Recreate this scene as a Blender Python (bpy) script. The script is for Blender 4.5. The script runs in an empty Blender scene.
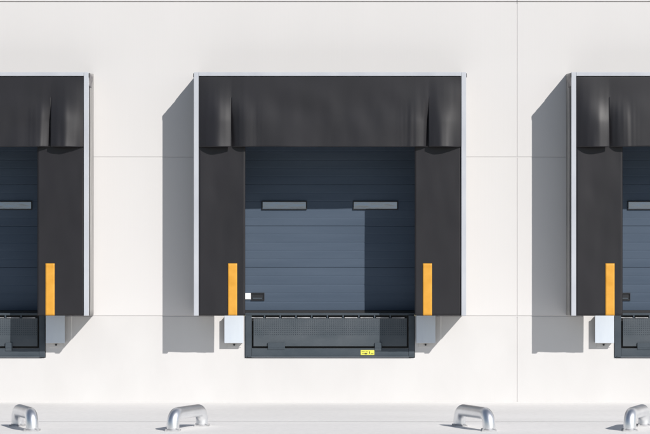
import bpy, bmesh, math, random
from mathutils import Vector, noise
random.seed(7)
S = bpy.context.scene
C = S.collection

# ---------------------------------------------------------------- materials
def mat(name, col, rough=0.6, metal=0.0, spec=0.5):
    m = bpy.data.materials.new(name); m.use_nodes = True
    b = m.node_tree.nodes['Principled BSDF']
    b.inputs['Base Color'].default_value = (*col, 1)
    b.inputs['Roughness'].default_value = rough
    b.inputs['Metallic'].default_value = metal
    b.inputs['Specular IOR Level'].default_value = spec
    return m

def nd(m, t, **kw):
    n = m.node_tree.nodes.new(t)
    for k, v in kw.items(): setattr(n, k, v)
    return n

def lk(m, a, b): m.node_tree.links.new(a, b)

def bsdf(m): return m.node_tree.nodes['Principled BSDF']

def vary(m, col_a, col_b, scale=(1, 1, 1), detail=5, lo=0.35, hi=0.65, coord='Object'):
    """two-tone noise in the base colour"""
    tc = nd(m, 'ShaderNodeTexCoord'); mp = nd(m, 'ShaderNodeMapping')
    mp.inputs['Scale'].default_value = scale
    nz = nd(m, 'ShaderNodeTexNoise'); nz.inputs['Scale'].default_value = 1.0
    nz.inputs['Detail'].default_value = detail
    mr = nd(m, 'ShaderNodeMapRange'); mr.inputs[1].default_value = lo; mr.inputs[2].default_value = hi
    mx = nd(m, 'ShaderNodeMix', data_type='RGBA')
    mx.inputs[6].default_value = (*col_a, 1); mx.inputs[7].default_value = (*col_b, 1)
    lk(m, tc.outputs[coord], mp.inputs[0]); lk(m, mp.outputs[0], nz.inputs['Vector'])
    lk(m, nz.outputs['Fac'], mr.inputs[0]); lk(m, mr.outputs[0], mx.inputs[0])
    lk(m, mx.outputs[2], bsdf(m).inputs['Base Color'])
    return mx

def bump(m, scale, strength, dist=0.01, detail=6, coord='Object'):
    tc = nd(m, 'ShaderNodeTexCoord'); mp = nd(m, 'ShaderNodeMapping')
    mp.inputs['Scale'].default_value = scale
    nz = nd(m, 'ShaderNodeTexNoise'); nz.inputs['Scale'].default_value = 1.0
    nz.inputs['Detail'].default_value = detail
    bp = nd(m, 'ShaderNodeBump'); bp.inputs['Strength'].default_value = strength
    bp.inputs['Distance'].default_value = dist
    lk(m, tc.outputs[coord], mp.inputs[0]); lk(m, mp.outputs[0], nz.inputs['Vector'])
    lk(m, nz.outputs['Fac'], bp.inputs['Height']); lk(m, bp.outputs[0], bsdf(m).inputs['Normal'])
    return bp

# upper cladding: pale coated metal panels, faint vertical rolled texture
M_clad = mat('cladding', (0.62, 0.61, 0.605), 0.5, 0, 0.2)
vary(M_clad, (0.632, 0.620, 0.611), (0.646, 0.633, 0.624), (1.1, 1, 0.45), 6)
bump(M_clad, (38, 1, 0.25), 0.12, 0.004, 3)
# plinth: painted precast concrete
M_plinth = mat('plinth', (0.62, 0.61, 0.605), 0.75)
_mx = vary(M_plinth, (0.580, 0.570, 0.562), (0.612, 0.602, 0.594), (1.6, 1, 0.9), 8)  # toned below the cladding to offset bounce light from the ground
bump(M_plinth, (60, 60, 60), 0.12, 0.003)
M_joint = mat('joint_filler', (0.50, 0.49, 0.485), 0.9)
M_reveal = mat('reveal_darkened', (0.05, 0.052, 0.056), 0.85); bump(M_reveal, (30, 30, 30), 0.2, 0.003)  # colour darkened to deepen the shade inside the dock recess
# ground: pale sun-bleached concrete
M_ground = mat('ground_concrete', (0.62, 0.615, 0.61), 0.8)
def ground_nodes(m):
    tc = nd(m, 'ShaderNodeTexCoord')
    def noi(sc, det):
        mp = nd(m, 'ShaderNodeMapping'); mp.inputs['Scale'].default_value = sc
        nz = nd(m, 'ShaderNodeTexNoise'); nz.inputs['Scale'].default_value = 1; nz.inputs['Detail'].default_value = det
        lk(m, tc.outputs['Object'], mp.inputs[0]); lk(m, mp.outputs[0], nz.inputs['Vector']); return nz
    a = noi((0.35, 0.9, 1), 8); b = noi((14, 14, 1), 5)
    r1 = nd(m, 'ShaderNodeValToRGB')
    r1.color_ramp.elements[0].position = 0.3; r1.color_ramp.elements[0].color = (0.72, 0.707, 0.69, 1)
    r1.color_ramp.elements[1].position = 0.7; r1.color_ramp.elements[1].color = (0.79, 0.776, 0.758, 1)
    r2 = nd(m, 'ShaderNodeValToRGB')
    r2.color_ramp.elements[0].position = 0.35; r2.color_ramp.elements[0].color = (0.95, 0.95, 0.95, 1)
    r2.color_ramp.elements[1].position = 0.6; r2.color_ramp.elements[1].color = (1, 1, 1, 1)
    mx = nd(m, 'ShaderNodeMix', data_type='RGBA', blend_type='MULTIPLY'); mx.inputs[0].default_value = 1
    lk(m, a.outputs['Fac'], r1.inputs[0]); lk(m, b.outputs['Fac'], r2.inputs[0])
    lk(m, r1.outputs[0], mx.inputs[6]); lk(m, r2.outputs[0], mx.inputs[7])
    lk(m, mx.outputs[2], bsdf(m).inputs['Base Color'])
ground_nodes(M_ground)
bump(M_ground, (50, 50, 50), 0.25, 0.004)
M_added_asphalt = mat('added_asphalt', (0.06, 0.06, 0.062), 0.9)  # for the unseen dark yard added to cut bounce light
vary(M_added_asphalt, (0.045, 0.045, 0.047), (0.075, 0.074, 0.073), (3, 3, 1), 8); bump(M_added_asphalt, (80, 80, 80), 0.4, 0.006)
# worn sealant: pale filler with dark gaps where it has fallen out
M_sealant = mat('joint_sealant', (0.6, 0.6, 0.6), 0.8)
vary(M_sealant, (0.34, 0.335, 0.33), (0.76, 0.75, 0.74), (0.62, 0.0, 0.0), 4, 0.33, 0.40)

# black coated dock fabric
M_fabric = mat('black_fabric', (0.02, 0.02, 0.02), 0.44, 0, 0.42)
vary(M_fabric, (0.0125, 0.0120, 0.0145), (0.0165, 0.0155, 0.0185), (3, 3, 1.2), 6)
bump(M_fabric, (260, 260, 260), 0.10, 0.002)
M_trim = mat('white_profile', (0.66, 0.68, 0.72), 0.4, 0.0)
vary(M_trim, (0.44, 0.46, 0.50), (0.49, 0.51, 0.545), (4, 4, 2.5), 4)
M_side = mat('grey_side_sheet', (0.30, 0.295, 0.285), 0.5)
vary(M_side, (0.24, 0.235, 0.23), (0.36, 0.352, 0.34), (8, 8, 1.2), 6)
M_ear = mat('grey_gusset', (0.17, 0.16, 0.165), 0.6)
vary(M_ear, (0.09, 0.085, 0.09), (0.27, 0.255, 0.26), (26, 14, 12), 4)
M_black = mat('black_rubber', (0.018, 0.018, 0.02), 0.55)
M_yellow = mat('yellow_vinyl', (0.80, 0.40, 0.055), 0.45, 0, 0.3)
vary(M_yellow, (0.60, 0.285, 0.032), (0.68, 0.34, 0.05), (6, 6, 9), 5)
# door: blue-grey coated steel
DOOR = (0.105, 0.140, 0.188)
M_door = mat('door_steel', DOOR, 0.55, 0, 0.0)
vary(M_door, (0.071, 0.095, 0.131), (0.082, 0.108, 0.147), (0.6, 1, 7), 6)
bump(M_door, (2, 1, 60), 0.12, 0.003)
M_pane = mat('tinted_pane', (0.23, 0.275, 0.41), 0.12, 1.0)
bump(M_pane, (5, 1, 16), 0.12, 0.01, 3)
M_wframe = mat('window_gasket', (0.012, 0.014, 0.018), 0.5)
M_white = mat('white_plate', (0.8, 0.8, 0.8), 0.5)
# leveller paint
M_lev = mat('leveller_paint', (0.09, 0.108, 0.128), 0.5, 0, 0.2)
vary(M_lev, (0.047, 0.061, 0.075), (0.062, 0.076, 0.090), (3, 3, 6), 7)
bump(M_lev, (40, 40, 40), 0.12, 0.003)
M_edge = mat('steel_edge_highlight', (0.42, 0.42, 0.43), 0.45)
vary(M_edge, (0.16, 0.165, 0.175), (0.42, 0.42, 0.43), (9, 1, 1), 4)  # lighter tone paints the sun catching the lip's top edge
# perforated lip: rows of small punched holes
M_lip = mat('perforated_lip', (0.09, 0.108, 0.128), 0.5, 0, 0.2)
def lip_nodes(m):
    tc = nd(m, 'ShaderNodeTexCoord'); sx = nd(m, 'ShaderNodeSeparateXYZ'); lk(m, tc.outputs['Object'], sx.inputs[0])
    def mth(op, a, b=None):
        n = nd(m, 'ShaderNodeMath', operation=op)
        if isinstance(a, (int, float)): n.inputs[0].default_value = a
        else: lk(m, a, n.inputs[0])
        if b is not None:
            if isinstance(b, (int, float)): n.inputs[1].default_value = b
            else: lk(m, b, n.inputs[1])
        return n.outputs[0]
    def cell(o, p): return mth('SUBTRACT', mth('FRACT', mth('DIVIDE', mth('ADD', o, 20.0), p)), 0.5)
    cx = cell(sx.outputs[0], 0.0265); cz = cell(sx.outputs[2], 0.0265)
    d = mth('SQRT', mth('ADD', mth('MULTIPLY', cx, cx), mth('MULTIPLY', cz, cz)))
    hole = mth('LESS_THAN', d, 0.25)
    # holes only in the upper band of the lip (object z is height above the leveller base)
    band = mth('MULTIPLY', mth('GREATER_THAN', sx.outputs[2], 0.27), mth('LESS_THAN', sx.outputs[2], 0.475))
    hole = mth('MULTIPLY', hole, band)
    mx0 = vary(m, (0.060, 0.074, 0.087), (0.084, 0.097, 0.110), (2.5, 3, 5), 8)
    mx = nd(m, 'ShaderNodeMix', data_type='RGBA')
    lk(m, hole, mx.inputs[0]); lk(m, mx0.outputs[2], mx.inputs[6]); mx.inputs[7].default_value = (0.036, 0.045, 0.056, 1)
    lk(m, mx.outputs[2], bsdf(m).inputs['Base Color'])
    bp = nd(m, 'ShaderNodeBump'); bp.inputs['Strength'].default_value = 0.3; bp.inputs['Distance'].default_value = 0.004; bp.invert = True
    lk(m, hole, bp.inputs['Height']); lk(m, bp.outputs[0], bsdf(m).inputs['Normal'])
lip_nodes(M_lip)
M_sticker = mat('yellow_sticker', (0.72, 0.70, 0.10), 0.5)
M_ink = mat('sticker_print', (0.06, 0.06, 0.03), 0.6)
M_bumper = mat('bumper_steel', (0.70, 0.725, 0.77), 0.35, 0.0, 0.6)
vary(M_bumper, (0.53, 0.58, 0.645), (0.57, 0.62, 0.675), (14, 3, 1.2), 5)
M_zinc = mat('galvanised', (0.72, 0.74, 0.77), 0.40, 1.0)
vary(M_zinc, (0.78, 0.79, 0.81), (0.85, 0.86, 0.875), (5, 5, 5), 4)
bump(M_zinc, (30, 30, 30), 0.04, 0.003)
M_foot = mat('dull_zinc', (0.46, 0.465, 0.47), 0.6, 0.3)
vary(M_foot, (0.38, 0.38, 0.38), (0.52, 0.52, 0.525), (30, 30, 30), 5)

# ---------------------------------------------------------------- mesh helpers
def box(bm, x0, x1, y0, y1, z0, z1, bev=0.0):
    t = bmesh.new(); bmesh.ops.create_cube(t, size=1)
    for v in t.verts:
        v.co = Vector(((x0 + x1) / 2 + v.co.x * (x1 - x0), (y0 + y1) / 2 + v.co.y * (y1 - y0), (z0 + z1) / 2 + v.co.z * (z1 - z0)))
    if bev: bmesh.ops.bevel(t, geom=t.edges[:], offset=bev, segments=2, affect='EDGES', profile=0.6)
    me = bpy.data.meshes.new('tmp'); t.to_mesh(me); t.free(); bm.from_mesh(me); bpy.data.meshes.remove(me)

def cyl(bm, c, r, y0, y1, seg=16):
    """disc-like cylinder along Y"""
    a = [bm.verts.new((c[0] + r * math.cos(2 * math.pi * i / seg), y0, c[1] + r * math.sin(2 * math.pi * i / seg))) for i in range(seg)]
    b = [bm.verts.new((v.co.x, y1, v.co.z)) for v in a]
    bm.faces.new(a); bm.faces.new(b[::-1])
    for i in range(seg): bm.faces.new((a[i], b[i], b[(i + 1) % seg], a[(i + 1) % seg]))

def obj(name, bm, m, parent=None, smooth=False):
    bmesh.ops.recalc_face_normals(bm, faces=bm.faces[:])
    me = bpy.data.meshes.new(name)
    if parent is not None:
        z = parent
        off = Vector((0, 0, 0))
        while z is not None: off += Vector(z.location); z = z.parent
        off.x = 0; off.y = 0
        base = off.z
        for v in bm.verts: v.co.z -= base
    bm.to_mesh(me); bm.free()
    o = bpy.data.objects.new(name, me); C.objects.link(o); o.parent = parent
    me.materials.append(m)
    if smooth:
        for p in me.polygons: p.use_smooth = True
    return o

def thing(name, label, cat, loc, group=None):
    o = bpy.data.objects.new(name, None); C.objects.link(o)
    o.location = loc; o.empty_display_size = 0.2
    o['label'] = label; o['category'] = cat
    if group: o['group'] = group
    return o

def copy_thing(o, dx, label):
    r = o.copy(); C.objects.link(r); r.location.x += dx; r['label'] = label
    for ch in list(o.children):
        c = ch.copy(); C.objects.link(c); c.parent = r
        for g in list(ch.children):
            d = g.copy(); C.objects.link(d); d.parent = c
    return r

BX = bmesh.new
PITCH = 4.617          # spacing of the docks
X0 = 0.061             # centre of the middle dock

# ---------------------------------------------------------------- ground
bm = BX()
J = -3.64              # slab joint parallel to the wall
def quad(bm, x0, x1, y0, y1, z):
    bm.faces.new([bm.verts.new(p) for p in ((x0, y0, z), (x1, y0, z), (x1, y1, z), (x0, y1, z))])
quad(bm, -250, 250, -8, 60, 0.0)
g = obj('ground', bm, M_ground); g['kind'] = 'structure'
bm = BX(); quad(bm, -250, 250, -300, -8.0, -0.004)
s = obj('added_yard', bm, M_added_asphalt); s['kind'] = 'structure'  # out of view, added to keep bounce light out of the docks
bm = BX(); quad(bm, -30, 30, J - 0.012, J + 0.012, 0.004); quad(bm, -30, 30, J * 2 - .012, J * 2 + .012, 0.004)
s = obj('pavement_joint', bm, M_sealant); s['kind'] = 'structure'

# ---------------------------------------------------------------- wall
wall = thing('warehouse_wall', 'long off-white warehouse wall of large flat panels behind the three loading docks', 'wall', (0, 0, 0))
OPH = 1.10             # half opening
ZJ = [-0.02, 1.075, 3.0625, 5.005, 7.2]
VJ = [2.40, 2.40 - 2 * PITCH, 2.40 + 2 * PITCH, 2.40 - 4 * PITCH, 2.40 + 4 * PITCH]
VJ.sort()
GAP = 0.0038
docks = [X0 + k * PITCH for k in (-1, 0, 1)]
OT = 3.40
T = 0.16
def wall_panel(x0, x1, z0, z1, m, lower):
    """one panel cut round the dock openings, real thickness"""
    zs0, zs1 = z0 + GAP, z1 - GAP
    xs0, xs1 = x0 + GAP, x1 - GAP
    bm = BX()
    cuts = [d for d in docks if x0 < d < x1]
    if lower == 'base': zb, zt, hw = 0.552, 9, 1.063
    else: zb, zt, hw = -1, OT, OPH
    zb = max(zb, zs0); zt = min(zt, zs1)
    def grid(xs, zs, solid):
        # front face cells + thickness by extrusion of the front
        vm = {}
        def V(i, j):
            if (i, j) not in vm: vm[(i, j)] = bm.verts.new((xs[i], 0, zs[j]))
            return vm[(i, j)]
        fs = []
        for i in range(len(xs) - 1):
            for j in range(len(zs) - 1):
                if solid(i, j): fs.append(bm.faces.new((V(i, j), V(i + 1, j), V(i + 1, j + 1), V(i, j + 1))))
        r = bmesh.ops.extrude_face_region(bm, geom=fs)
        for v in [e for e in r['geom'] if isinstance(e, bmesh.types.BMVert)]: v.co.y += T
    if cuts and zb < zt:
        xs = [xs0]; hole = set()
        for d in cuts:
            xs += [d - hw, d + hw]; hole.add(len(xs) - 2)
        xs.append(xs1)
        zs = sorted(set([zs0, zb, zt, zs1]))
        jh = zs.index(zb)
        grid(xs, zs, lambda i, j: not (i in hole and j == jh))
    else:
        grid([xs0, xs1], [zs0, zs1], lambda i, j: True)
    o = obj('wall_panel', bm, m, wall)
    md = o.modifiers.new('edge', 'BEVEL'); md.width = 0.003; md.segments = 2; md.limit_method = 'ANGLE'
    return o
for a, b in zip(VJ[:-1], VJ[1:]):
    for k in range(4):
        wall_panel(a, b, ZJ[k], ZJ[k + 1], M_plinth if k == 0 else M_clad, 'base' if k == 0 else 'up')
# filler seen at the bottom of the joints + structural wall behind, with the dock recess
bm = BX()
def strip_box(x0, x1, y0, y1, z0, z1): box(bm, x0, x1, y0, y1, z0, z1)
for z in ZJ[1:4]:
    segs = []
    x = VJ[0]
    if z < OT:
        for d in docks:
            segs.append((x, d - OPH - 0.02)); x = d + OPH + 0.02
    segs.append((x, VJ[-1]))
    for a, b in segs: strip_box(a, b, 0.0045 if z < 5 else 0.022, 0.05, z - 0.02, z + 0.02)
for x in VJ[1:-1]:
    for z0, z1 in ((0, 1.05), (1.10, 3.04), (3.085, 4.98), (5.03, 7.2)): strip_box(x - 0.02, x + 0.02, 0.0055, 0.05, z0, z1)
obj('joint_filler', bm, M_joint, wall)
bm = BX()
x = VJ[0]
for d in docks:
    box(bm, x, d - OPH - 0.002, T + 0.003, 0.5, 0, 7.2); x = d + OPH + 0.002
    box(bm, d - OPH - 0.002, d + OPH + 0.002, T + 0.003, 0.5, OT, 7.2)
    box(bm, d - OPH - 0.002, d + OPH + 0.002, T + 0.003, 0.5, 0, 0.5)
box(bm, x, VJ[-1], T + 0.003, 0.5, 0, 7.2)
obj('wall_core', bm, M_reveal, wall)

# ---------------------------------------------------------------- dock shelter
D = 0.56               # how far the shelter stands out from the wall
HW = 1.665
ZB, ZT = 1.088, 4.067
ZH = 3.152             # lower edge of the header curtain
sh = thing('dock_shelter', 'whole black fabric dock shelter with white edge profile, in the middle of the wall', 'dock shelter', (X0, 0, ZB), 'dock shelters along the warehouse wall')

def post(s):
    bm = BX()
    a, b = sorted((s * HW, s * (HW - 0.058)))
    box(bm, a, b, -D - 0.012, -D + 0.035, ZB, ZT, 0.004)
    return obj('frame_post', bm, M_trim, sh)
post(-1); post(1)
bm = BX(); box(bm, -HW + 0.060, HW - 0.060, -D - 0.014, -D + 0.035, ZT - 0.047, ZT, 0.004)
obj('top_rail', bm, M_trim, sh)

# sides: dark front strip + grey sheet back to the wall
def side(s):
    bm = BX()
    n = 40
    for (ya, yb, xo, m, nm) in ((-D + 0.037, -0.36, 0.006, M_fabric, 'side_gusset'), (-0.358, -0.004, 0.0, M_side, 'side_panel')):
        bm = BX()
        rows = []
        for i in range(n + 1):
            t = i / n
            row = []
            for j in range(5):
                y = ya + (yb - ya) * j / 4
                zt = ZT - 0.004 + 0.035 * (y + D) / D
                z = ZB + (zt - ZB) * t
                w = 0.004 * noise.noise(Vector((y * 6, z * 2.1, s * 3))) * math.sin(math.pi * j / 4)
                row.append(bm.verts.new((s * (HW - 0.004 - xo + w), y, z)))
            rows.append(row)
        for i in range(n):
            for j in range(4): bm.faces.new((rows[i][j], rows[i + 1][j], rows[i + 1][j + 1], rows[i][j + 1]))
        o = obj(nm, bm, m, sh, True)
        md = o.modifiers.new('t', 'SOLIDIFY'); md.thickness = 0.006; md.offset = 0
side(-1); side(1)
# roof sheet
bm = BX()
vs = []
for (y, z) in ((-D + 0.036, ZT - 0.008), (-0.004, ZT + 0.026)):
    vs.append([bm.verts.new((x, y, z)) for x in (-HW + 0.012, HW - 0.012)])
bm.faces.new((vs[0][0], vs[0][1], vs[1][1], vs[1][0]))
o = obj('roof_sheet', bm, M_fabric, sh); md = o.modifiers.new('t', 'SOLIDIFY'); md.thickness = 0.008
# crumpled fabric ears at the top corners
for s in (-1, 1):
    bm = BX()
    rows = []
    for i in range(9):
        z = ZT - 0.006 - 0.16 * i / 8
        row = []
        for j in range(11):
            t = j / 10
            y = -D + 0.04 + t * (0.42 - 0.02 * i)
            bulge = 0.005 * math.sin(math.pi * min(1, t * 1.05)) * (1 - i / 8) ** 0.7 + 0.007 * noise.noise(Vector((y * 22, z * 16, s * 5 + 2)))*(1 - i / 8)
            row.append(bm.verts.new((s * (HW + 0.002 + bulge), y, z)))
        rows.append(row)
    for i in range(8):
        for j in range(10): bm.faces.new((rows[i][j], rows[i + 1][j], rows[i + 1][j + 1], rows[i][j + 1]))
    o = obj('corner_gusset', bm, M_ear, sh, True); md = o.modifiers.new('t', 'SOLIDIFY'); md.thickness = 0.004
    bm = BX(); a, b = sorted((s * (HW + 0.001), s * (HW + 0.009))); box(bm, a, b, -D - 0.006, -D + 0.03, ZT - 0.062, ZT - 0.014, 0.003)
    obj('end_cap', bm, M_black, sh)

def sheet(name, x0, x1, z0, z1, fy, nx, nz, m, parent, thick=0.006, fz=None):
    bm = BX(); rows = []
    for j in range(nz + 1):
        row = []
        for i in range(nx + 1):
            x = x0 + (x1 - x0) * i / nx; t = j / nz
            zz0 = z0 + (fz(x) if fz else 0)
            z = zz0 + (z1 - zz0) * t
            row.append(bm.verts.new((x, fy(x, z), z)))
        rows.append(row)
    for j in range(nz):
        for i in range(nx): bm.faces.new((rows[j][i], rows[j][i + 1], rows[j + 1][i + 1], rows[j + 1][i]))
    o = obj(name, bm, m, parent, True)
    md = o.modifiers.new('t', 'SOLIDIFY'); md.thickness = thick; md.offset = 0
    return o

# side curtains
for s in (-1, 1):
    a, b = sorted((s * 1.037, s * (HW - 0.060)))
    def fy(x, z, s=s):
        return -D + 0.012 + 0.006 * noise.noise(Vector((x * 2.2, z * 1.1, 4 + s))) + 0.004 * noise.noise(Vector((x * 6, z * 2.6, 9 + s)))
    cur = sheet('side_curtain', a, b, ZB, ZT - 0.06, fy, 24, 90, M_fabric, sh)
    # yellow marker stripe sewn on the curtain
    cx = s * 1.192
    st = sheet('marker_stripe', cx - 0.056, cx + 0.056, ZB + 0.002, 1.727, lambda x, z, s=s: fy(x, z, s) - 0.0075, 6, 24, M_yellow, cur, 0.004)

# header curtain: three flaps, slit low down at either end, bulging where they curl
SL = 1.207; ZS = 3.76
XE = HW - 0.060
def smooth(t): t = max(0, min(1, t)); return t * t * (3 - 2 * t)
SEED = [0.0]
def header_y(x, z, f=None):
    """f: 0 left flap, 1 middle, 2 right flap"""
    ax = abs(x)
    dn = (zt - z) / (zt - ZH)                         # 0 at the top, 1 at the lower edge
    slit = smooth((ZS + 0.03 - z) / 0.34)             # 0 where the flaps are sewn together
    wr = noise.noise(Vector((x * 1.7, z * 2.3, 1.5 + SEED[0]))) * 0.012 + noise.noise(Vector((x * 5.5, z * 3.1, 7.7 + SEED[0]))) * 0.004
    if f != 1:
        t = (XE - ax) / (XE - SL)                    # 0 at the frame, 1 at the slit
        b = 0.102 * dn ** 0.9 * math.sin(math.pi * t * 0.74)
        b *= 1 - (1 - slit) * 0.55 * t
        e = 0.102 * dn ** 0.9 * math.sin(math.pi * 0.74) * (1 - (1 - slit) * 0.55)
        b = b - slit * 0.016 * smooth((t - .45) / .55) ** 1.3
        k = noise.noise(Vector((x * 15, z * 1.3, 3.3 + SEED[0]))) * 0.005 * dn
    else:
        t = (SL - ax) / 0.34
        e = 0.102 * dn ** 0.9 * math.sin(math.pi * 0.74) * (1 - (1 - slit) * 0.55)
        flat = 0.050 * dn
        q = smooth(min(1, t))
        b = e * (1 - q) + flat * q - slit * (e + 0.012) * max(0, 1 - t * 1.5) ** 2.2
        k = noise.noise(Vector((x * 26, z * 0.9, 5.1 + SEED[0]))) * 0.006 * slit * (1 - min(1, t * .8)) + noise.noise(Vector((x * 15, z * 1.3, 3.3 + SEED[0]))) * 0.005 * dn * (1 - q)
    return -D + 0.006 - b - wr * smooth(dn * 2) - k

zt = ZT - 0.050
NZ = 72
def xs_for(a, b, n): return [a + (b - a) * i / n for i in range(n + 1)]
flaps = [xs_for(-XE, -SL, 44), xs_for(-SL, SL, 200), xs_for(SL, XE, 44)]
zrow = [ZH + (zt - ZH) * j / NZ for j in range(NZ + 1)]
def header_bm(seed):
    SEED[0] = seed
    bm = BX()
    shared = {}
    for f, xs in enumerate(flaps):
        grid = []
        for xi, x in enumerate(xs):
            edge = abs(abs(x) - SL) < 1e-6
            col = []
            for j, z in enumerate(zrow):
                lo = 1 - j / NZ
                sag = 0.006 * noise.noise(Vector((x * 2.0, 3, 1))) * lo
                if f != 1: sag -= 0.004 * math.sin(math.pi * (XE - abs(x)) / (XE - SL)) * lo
                if edge and z > ZS:                       # sewn: one vertex for both flaps
                    key = (x > 0, j)
                    if key not in shared:
                        shared[key] = bm.verts.new((x, (header_y(x, z, 0) + header_y(x, z, 1)) / 2, z + sag))
                    col.append(shared[key])
                else: col.append(bm.verts.new((x, header_y(x, z, f), z + sag)))
            grid.append(col)
        for i in range(len(xs) - 1):
            for j in range(NZ): bm.faces.new((grid[i][j], grid[i + 1][j], grid[i + 1][j + 1], grid[i][j + 1]))
    return bm
o = obj('header_curtain', header_bm(0.0), M_fabric, sh, True)
md = o.modifiers.new('t', 'SOLIDIFY'); md.thickness = 0.006; md.offset = 1

cp = copy_thing(sh, -PITCH, 'black dock shelter with white edge profile, cut off by the left photo edge')
for ch in cp.children:
    if ch.name.startswith('header_curtain'):
        tmp = obj('tmp', header_bm(11.3), M_fabric, None, True); me = tmp.data; bpy.data.objects.remove(tmp)
        for v in me.vertices: v.co.z -= ZB
        me.name = 'header_curtain'; ch.data = me
cp = copy_thing(sh, PITCH, 'black dock shelter with white edge profile, cut off by the right photo edge')
for ch in cp.children:
    if ch.name.startswith('header_curtain'):
        tmp = obj('tmp', header_bm(23.9), M_fabric, None, True); me = tmp.data; bpy.data.objects.remove(tmp)
        for v in me.vertices: v.co.z -= ZB
        me.name = 'header_curtain'; ch.data = me

# ---------------------------------------------------------------- sectional door
DY = 0.25
ZD = 1.118
dr = thing('sectional_door', 'blue-grey sectional loading door, fully seen inside the middle dock shelter', 'loading door', (X0, DY, ZD), 'sectional doors in the docks')
seams = [1.140, 1.683, 2.2065, 2.730, 3.254, 3.46]
DH = OPH - 0.004
def section(z0, z1):
    prof = [(0.030, z0 - 0.0005), (0.012, z0 + 0.0005), (0.003, z0 + 0.0015), (0.0, z0 + 0.006)]
    n = 5; h = z1 - z0
    for k in range(1, n):
        z = z0 + h * k / n
        d, w = (0.0016, 0.012) if k != 3 else (0.003, 0.010)
        prof += [(0, z - w), (d, z - 0.002), (d, z + 0.002), (0, z + w)]
    prof += [(0.0, z1 - 0.006), (0.003, z1 - 0.0015), (0.012, z1 - 0.0005), (0.030, z1 + 0.0005)]
    bm = BX()
    L = [bm.verts.new((-DH, y, z)) for y, z in prof]; R = [bm.verts.new((DH, y, z)) for y, z in prof]
    for i in range(len(prof) - 1): bm.faces.new((L[i], R[i], R[i + 1], L[i + 1]))
    bm.faces.new((L[0], L[-1], R[-1], R[0]))
    bm.faces.new(L); bm.faces.new(R[::-1])
    return obj('door_section', bm, M_door, dr)
secs = [section(a, b) for a, b in zip(seams[:-1], seams[1:])]
bm = BX(); box(bm, -DH, DH, 0.0, 0.03, ZD - 0.03, 1.139, 0.004); obj('bottom_seal', bm, M_black, dr)
bm = BX(); box(bm, -DH, DH, 0.034, 0.05, ZD - 0.03, 3.46); obj('door_core', bm, M_black, dr)
for s in (-1, 1):
    cx = s * 0.575; w = 0.285; z0, z1 = 2.412, 2.522
    bm = BX(); fw = 0.012
    box(bm, cx - w, cx + w, -0.016, 0.012, z0, z0 + fw, 0.003); box(bm, cx - w, cx + w, -0.016, 0.012, z1 - fw, z1, 0.003)
    box(bm, cx - w, cx - w + fw, -0.015, 0.012, z0 + fw + .001, z1 - fw - .001, 0.003); box(bm, cx + w - fw, cx + w, -0.015, 0.012, z0 + fw + .001, z1 - fw - .001, 0.003)
    wf = obj('window', bm, M_wframe, dr)
    bm = BX(); box(bm, cx - w + fw + .001, cx + w - fw - .001, -0.006, 0.010, z0 + fw + .001, z1 - fw - .001); obj('pane', bm, M_pane, wf)
# lift handle recess with white lock plate
hz = 1.317
bm = BX()
hx0, hx1 = -0.995, -0.825
box(bm, hx0, hx1, -0.014, 0.004, hz + 0.035, hz + 0.047, 0.002); box(bm, hx0, hx1, -0.014, 0.004, hz - 0.052, hz - 0.040, 0.002)
box(bm, hx1 - 0.012, hx1 - 0.0, -0.013, 0.004, hz - 0.039, hz + 0.034, 0.002)
box(bm, hx0, hx1 - 0.013, -0.002, 0.003, hz - 0.039, hz + 0.034)
hd = obj('handle_recess', bm, M_wframe, dr)
bm = BX(); box(bm, hx0 + 0.02, hx1 - 0.03, -0.012, -0.004, hz - 0.034, hz - 0.016, 0.003); obj('handle_bar', bm, M_lev, hd)
bm = BX(); box(bm, -1.085, -0.998, -0.018, 0.003, hz - 0.036, hz + 0.042, 0.003); obj('lock_plate', bm, M_white, dr)
copy_thing(dr, -PITCH, 'shaded blue-grey sectional loading door inside the leftmost dock shelter')
copy_thing(dr, PITCH, 'blue-grey sectional loading door inside the rightmost dock shelter')

# ---------------------------------------------------------------- dock leveller
ZL = 0.555
lv = thing('dock_leveler', 'grey steel dock leveler under the middle door, small yellow sticker on its beam', 'dock leveler', (X0, 0, ZL), 'dock levelers below the doors')
bm = BX(); box(bm, -1.058, -0.978, -0.016, 0.14, ZL + .002, 1.0815, 0.004); obj('corner_post', bm, M_lev, lv)
bm = BX(); box(bm, 0.985, 1.058, -0.016, 0.14, ZL + .002, 1.0815, 0.004); obj('corner_post', bm, M_lev, lv)
bm = BX(); box(bm, -0.976, 0.983, -0.012, 0.12, ZL + 0.006, 0.668, 0.004)
box(bm, -1.03, 1.03, -0.024, -0.013, ZL + .006, ZL + 0.022, 0.002)
obj('front_beam', bm, M_lev, lv)
bm = BX(); box(bm, -1.058, 1.058, 0.012, 0.32, 1.082, 1.111, 0.002); obj('deck_plate', bm, M_lev, lv)
bm = BX(); box(bm, -0.976, 0.983, 0.075, 0.11, 0.67, 1.081); obj('pit_shadow_plate', bm, M_black, lv).name = 'back_plate'  # black sheet painting in the shade of the pit behind the lip
bm = BX(); box(bm, -0.955, 0.962, 0.004, 0.022, 0.695, 1.047, 0.003); lip = obj('lip_plate', bm, M_lip, lv)
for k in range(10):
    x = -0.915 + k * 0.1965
    bm = BX(); box(bm, x - 0.080, x + 0.080, -0.006, 0.022, 1.048, 1.0585, 0.003); obj('lip_edge_highlight', bm, M_edge, lip)  # strip in the painted sun-highlight tone
    if k < 9:
        bm = BX(); box(bm, x + 0.089, x + 0.107, 0.010, 0.075, 1.048, 1.0815, 0.003); obj('hinge_lug', bm, M_lev, lv)
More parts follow.
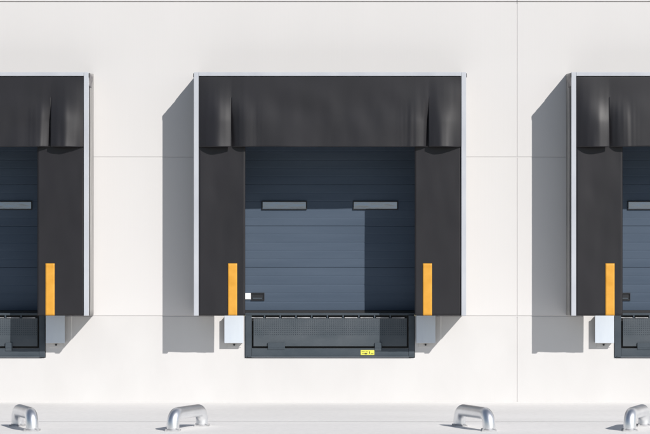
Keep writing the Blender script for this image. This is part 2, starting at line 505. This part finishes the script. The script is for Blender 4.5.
bm = BX(); box(bm, -0.775, -0.562, -0.017, 0.0035, 0.6755, 0.742, 0.004); box(bm, -0.775, -0.562, -0.020, -0.013, 0.655, 0.6745, 0.003); obj('lip_support', bm, M_lev, lv)
bm = BX(); box(bm, 0.562, 0.650, -0.017, 0.0035, 0.6755, 0.742, 0.004); box(bm, 0.562, 0.650, -0.020, -0.013, 0.64, 0.6745, 0.003); obj('lip_support', bm, M_lev, lv)
copy_thing(lv, -PITCH, 'grey steel dock leveler under the leftmost door, only its shaded right end seen')
copy_thing(lv, PITCH, 'grey steel dock leveler under the rightmost door, only its sunlit left end seen')
# warning sticker, only on the middle one
bm = BX(); box(bm, 0.385, 0.555, -0.0145, -0.0122, 0.588, 0.648); stk = obj('warning_sticker', bm, M_sticker, lv)
bm = BX()
for (a, b, z0, z1) in ((0.396, 0.436, 0.626, 0.632), (0.400, 0.470, 0.606, 0.614), (0.436, 0.462, 0.597, 0.604), (0.445, 0.475, 0.625, 0.630), (0.492, 0.502, 0.602, 0.634), (0.512, 0.545, 0.600, 0.606)):
    box(bm, a, b, -0.0165, -0.0146, z0, z1)
obj('sticker_print', bm, M_ink, stk)

# ---------------------------------------------------------------- bumpers
def bumper(name_label, x):
    z0, z1 = 0.737, 1.082
    t = thing('dock_bumper', name_label, 'dock bumper', (x, 0, z0 - 0.09), 'pale dock bumpers below the shelters')
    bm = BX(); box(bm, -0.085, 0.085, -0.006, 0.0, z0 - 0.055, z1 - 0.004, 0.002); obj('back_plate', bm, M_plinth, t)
    bm = BX(); box(bm, -0.112, 0.112, -0.078, -0.007, z0 + 0.006, z1 - 0.004, 0.006); obj('rubber_block', bm, M_black, t)
    bm = BX(); box(bm, -0.119, 0.119, -0.092, -0.079, z0, z1, 0.004); obj('face_plate', bm, M_bumper, t)
    bm = BX(); cyl(bm, (0, z0 - 0.022), 0.012, -0.022, -0.0065); obj('bolt', bm, M_wframe, t)
    bm = BX()
    return t
b0 = bumper('sunlit pale steel bumper left of the middle dock leveler', X0 - 1.196)
copy_thing(b0, 2 * 1.196, 'shaded bluish steel bumper right of the middle dock leveler')
copy_thing(b0, 2 * 1.196 - PITCH, 'shaded pale steel bumper right of the leftmost dock leveler')
copy_thing(b0, PITCH, 'sunlit pale steel bumper left of the rightmost dock leveler')

# ---------------------------------------------------------------- wheel guide hoops
R = 0.064
def tube(bm, pts, r, seg=24):
    rings = []
    n = len(pts)
    up = Vector((0.3, 0.9, 0.1)).normalized()
    for i, p in enumerate(pts):
        d = (pts[min(i + 1, n - 1)] - pts[max(i - 1, 0)]).normalized()
        a = d.cross(side_dir).normalized(); b = d.cross(a).normalized()
        rings.append([bm.verts.new(p + a * r * math.cos(2 * math.pi * k / seg) + b * r * math.sin(2 * math.pi * k / seg)) for k in range(seg)])
    for i in range(n - 1):
        for k in range(seg): bm.faces.new((rings[i][k], rings[i][(k + 1) % seg], rings[i + 1][(k + 1) % seg], rings[i + 1][k]))
    bm.faces.new(rings[0]); bm.faces.new(rings[-1][::-1])
def hoop(label, xd, s):
    global side_dir
    f = Vector((s * 1.597, -4.98, 0)); r = Vector((s * 1.345, -4.28, 0))
    t = thing('wheel_guide', label, 'wheel guide', (xd + f.x, f.y, 0), 'galvanised wheel guide hoops in front of the docks')
    v = r - f; L = v.length; u = v.normalized(); side_dir = u.cross(Vector((0, 0, 1))).normalized()
    H = 0.170; br = 0.115
    pts = [Vector((0, 0, 0.004)), Vector((0, 0, (H - br) * .6))]
    for k in range(11):
        a = math.pi / 2 * k / 10
        pts.append(u * (br - br * math.cos(a)) + Vector((0, 0, H - br + br * math.sin(a))))
    for k in range(1, 5): pts.append(u * (br + (L - 2 * br) * k / 5) + Vector((0, 0, H)))
    for k in range(11):
        a = math.pi / 2 * k / 10
        pts.append(u * (L - br + br * math.sin(a)) + Vector((0, 0, H - br + br * math.cos(a))))
    pts += [u * L + Vector((0, 0, (H - br) * .6)), u * L + Vector((0, 0, 0.004))]
    bm = BX(); tube(bm, pts, R); obj('tube', bm, M_zinc, t, True)
    for p in (Vector((0, 0, 0)), u * L):
        bm = BX(); box(bm, p.x - 0.078, p.x + 0.078, p.y - 0.078, p.y + 0.078, 0.0, 0.010, 0.002)
        for dx in (-0.066, 0.066):
            for dy in (-0.066, 0.066):
                box(bm, p.x + dx - .010, p.x + dx + .010, p.y + dy - .010, p.y + dy + .010, 0.0105, 0.020, 0.003)
        obj('base_plate', bm, M_foot, t)
hoop('galvanised tube hoop on the ground before the middle dock, rail running right', X0, -1)
hoop('galvanised tube hoop on the ground before the middle dock, rail running left', X0, 1)
hoop('galvanised tube hoop on the ground below the leftmost dock, near the left edge', X0 - PITCH, 1)
hoop('galvanised tube hoop on the ground below the rightmost dock, near the right edge', X0 + PITCH, -1)

# ---------------------------------------------------------------- light
sv = Vector((0.42, -0.56, 0.476)).normalized()           # towards the sun
elev = math.asin(sv.z); az = math.atan2(sv.x, sv.y)       # azimuth clockwise from +Y
sl = bpy.data.lights.new('sun', 'SUN'); sl.energy = 4.6; sl.angle = math.radians(0.5); sl.color = (1.0, 0.962, 0.92)
so = bpy.data.objects.new('sun', sl); C.objects.link(so); so.location = (10, -15, 14)
so.rotation_euler = sv.to_track_quat('Z', 'Y').to_euler()
w = bpy.data.worlds.new('World'); S.world = w; w.use_nodes = True
nt = w.node_tree
bg = nt.nodes['Background']; bg.inputs[1].default_value = 0.076
sk = nt.nodes.new('ShaderNodeTexSky'); sk.sky_type = 'NISHITA'; sk.sun_disc = False
sk.dust_density = 0.4; sk.sun_elevation = elev; sk.sun_rotation = az
nt.links.new(sk.outputs[0], bg.inputs[0])

# ---------------------------------------------------------------- camera
cd = bpy.data.cameras.new('camera'); co = bpy.data.objects.new('camera', cd); C.objects.link(co)
co.location = (0, -26, 1.525); co.rotation_euler = (math.radians(90), 0, 0)
cd.sensor_width = 36; cd.lens = 26 / 8.125 * 36
cd.shift_y = 63 / 650
cd.clip_end = 2000
S.camera = co
S.view_settings.view_transform = 'Standard'; S.view_settings.look = 'None'
S.view_settings.exposure = 0; S.view_settings.gamma = 1; S.view_settings.use_curve_mapping = False
S.render.engine = 'CYCLES'
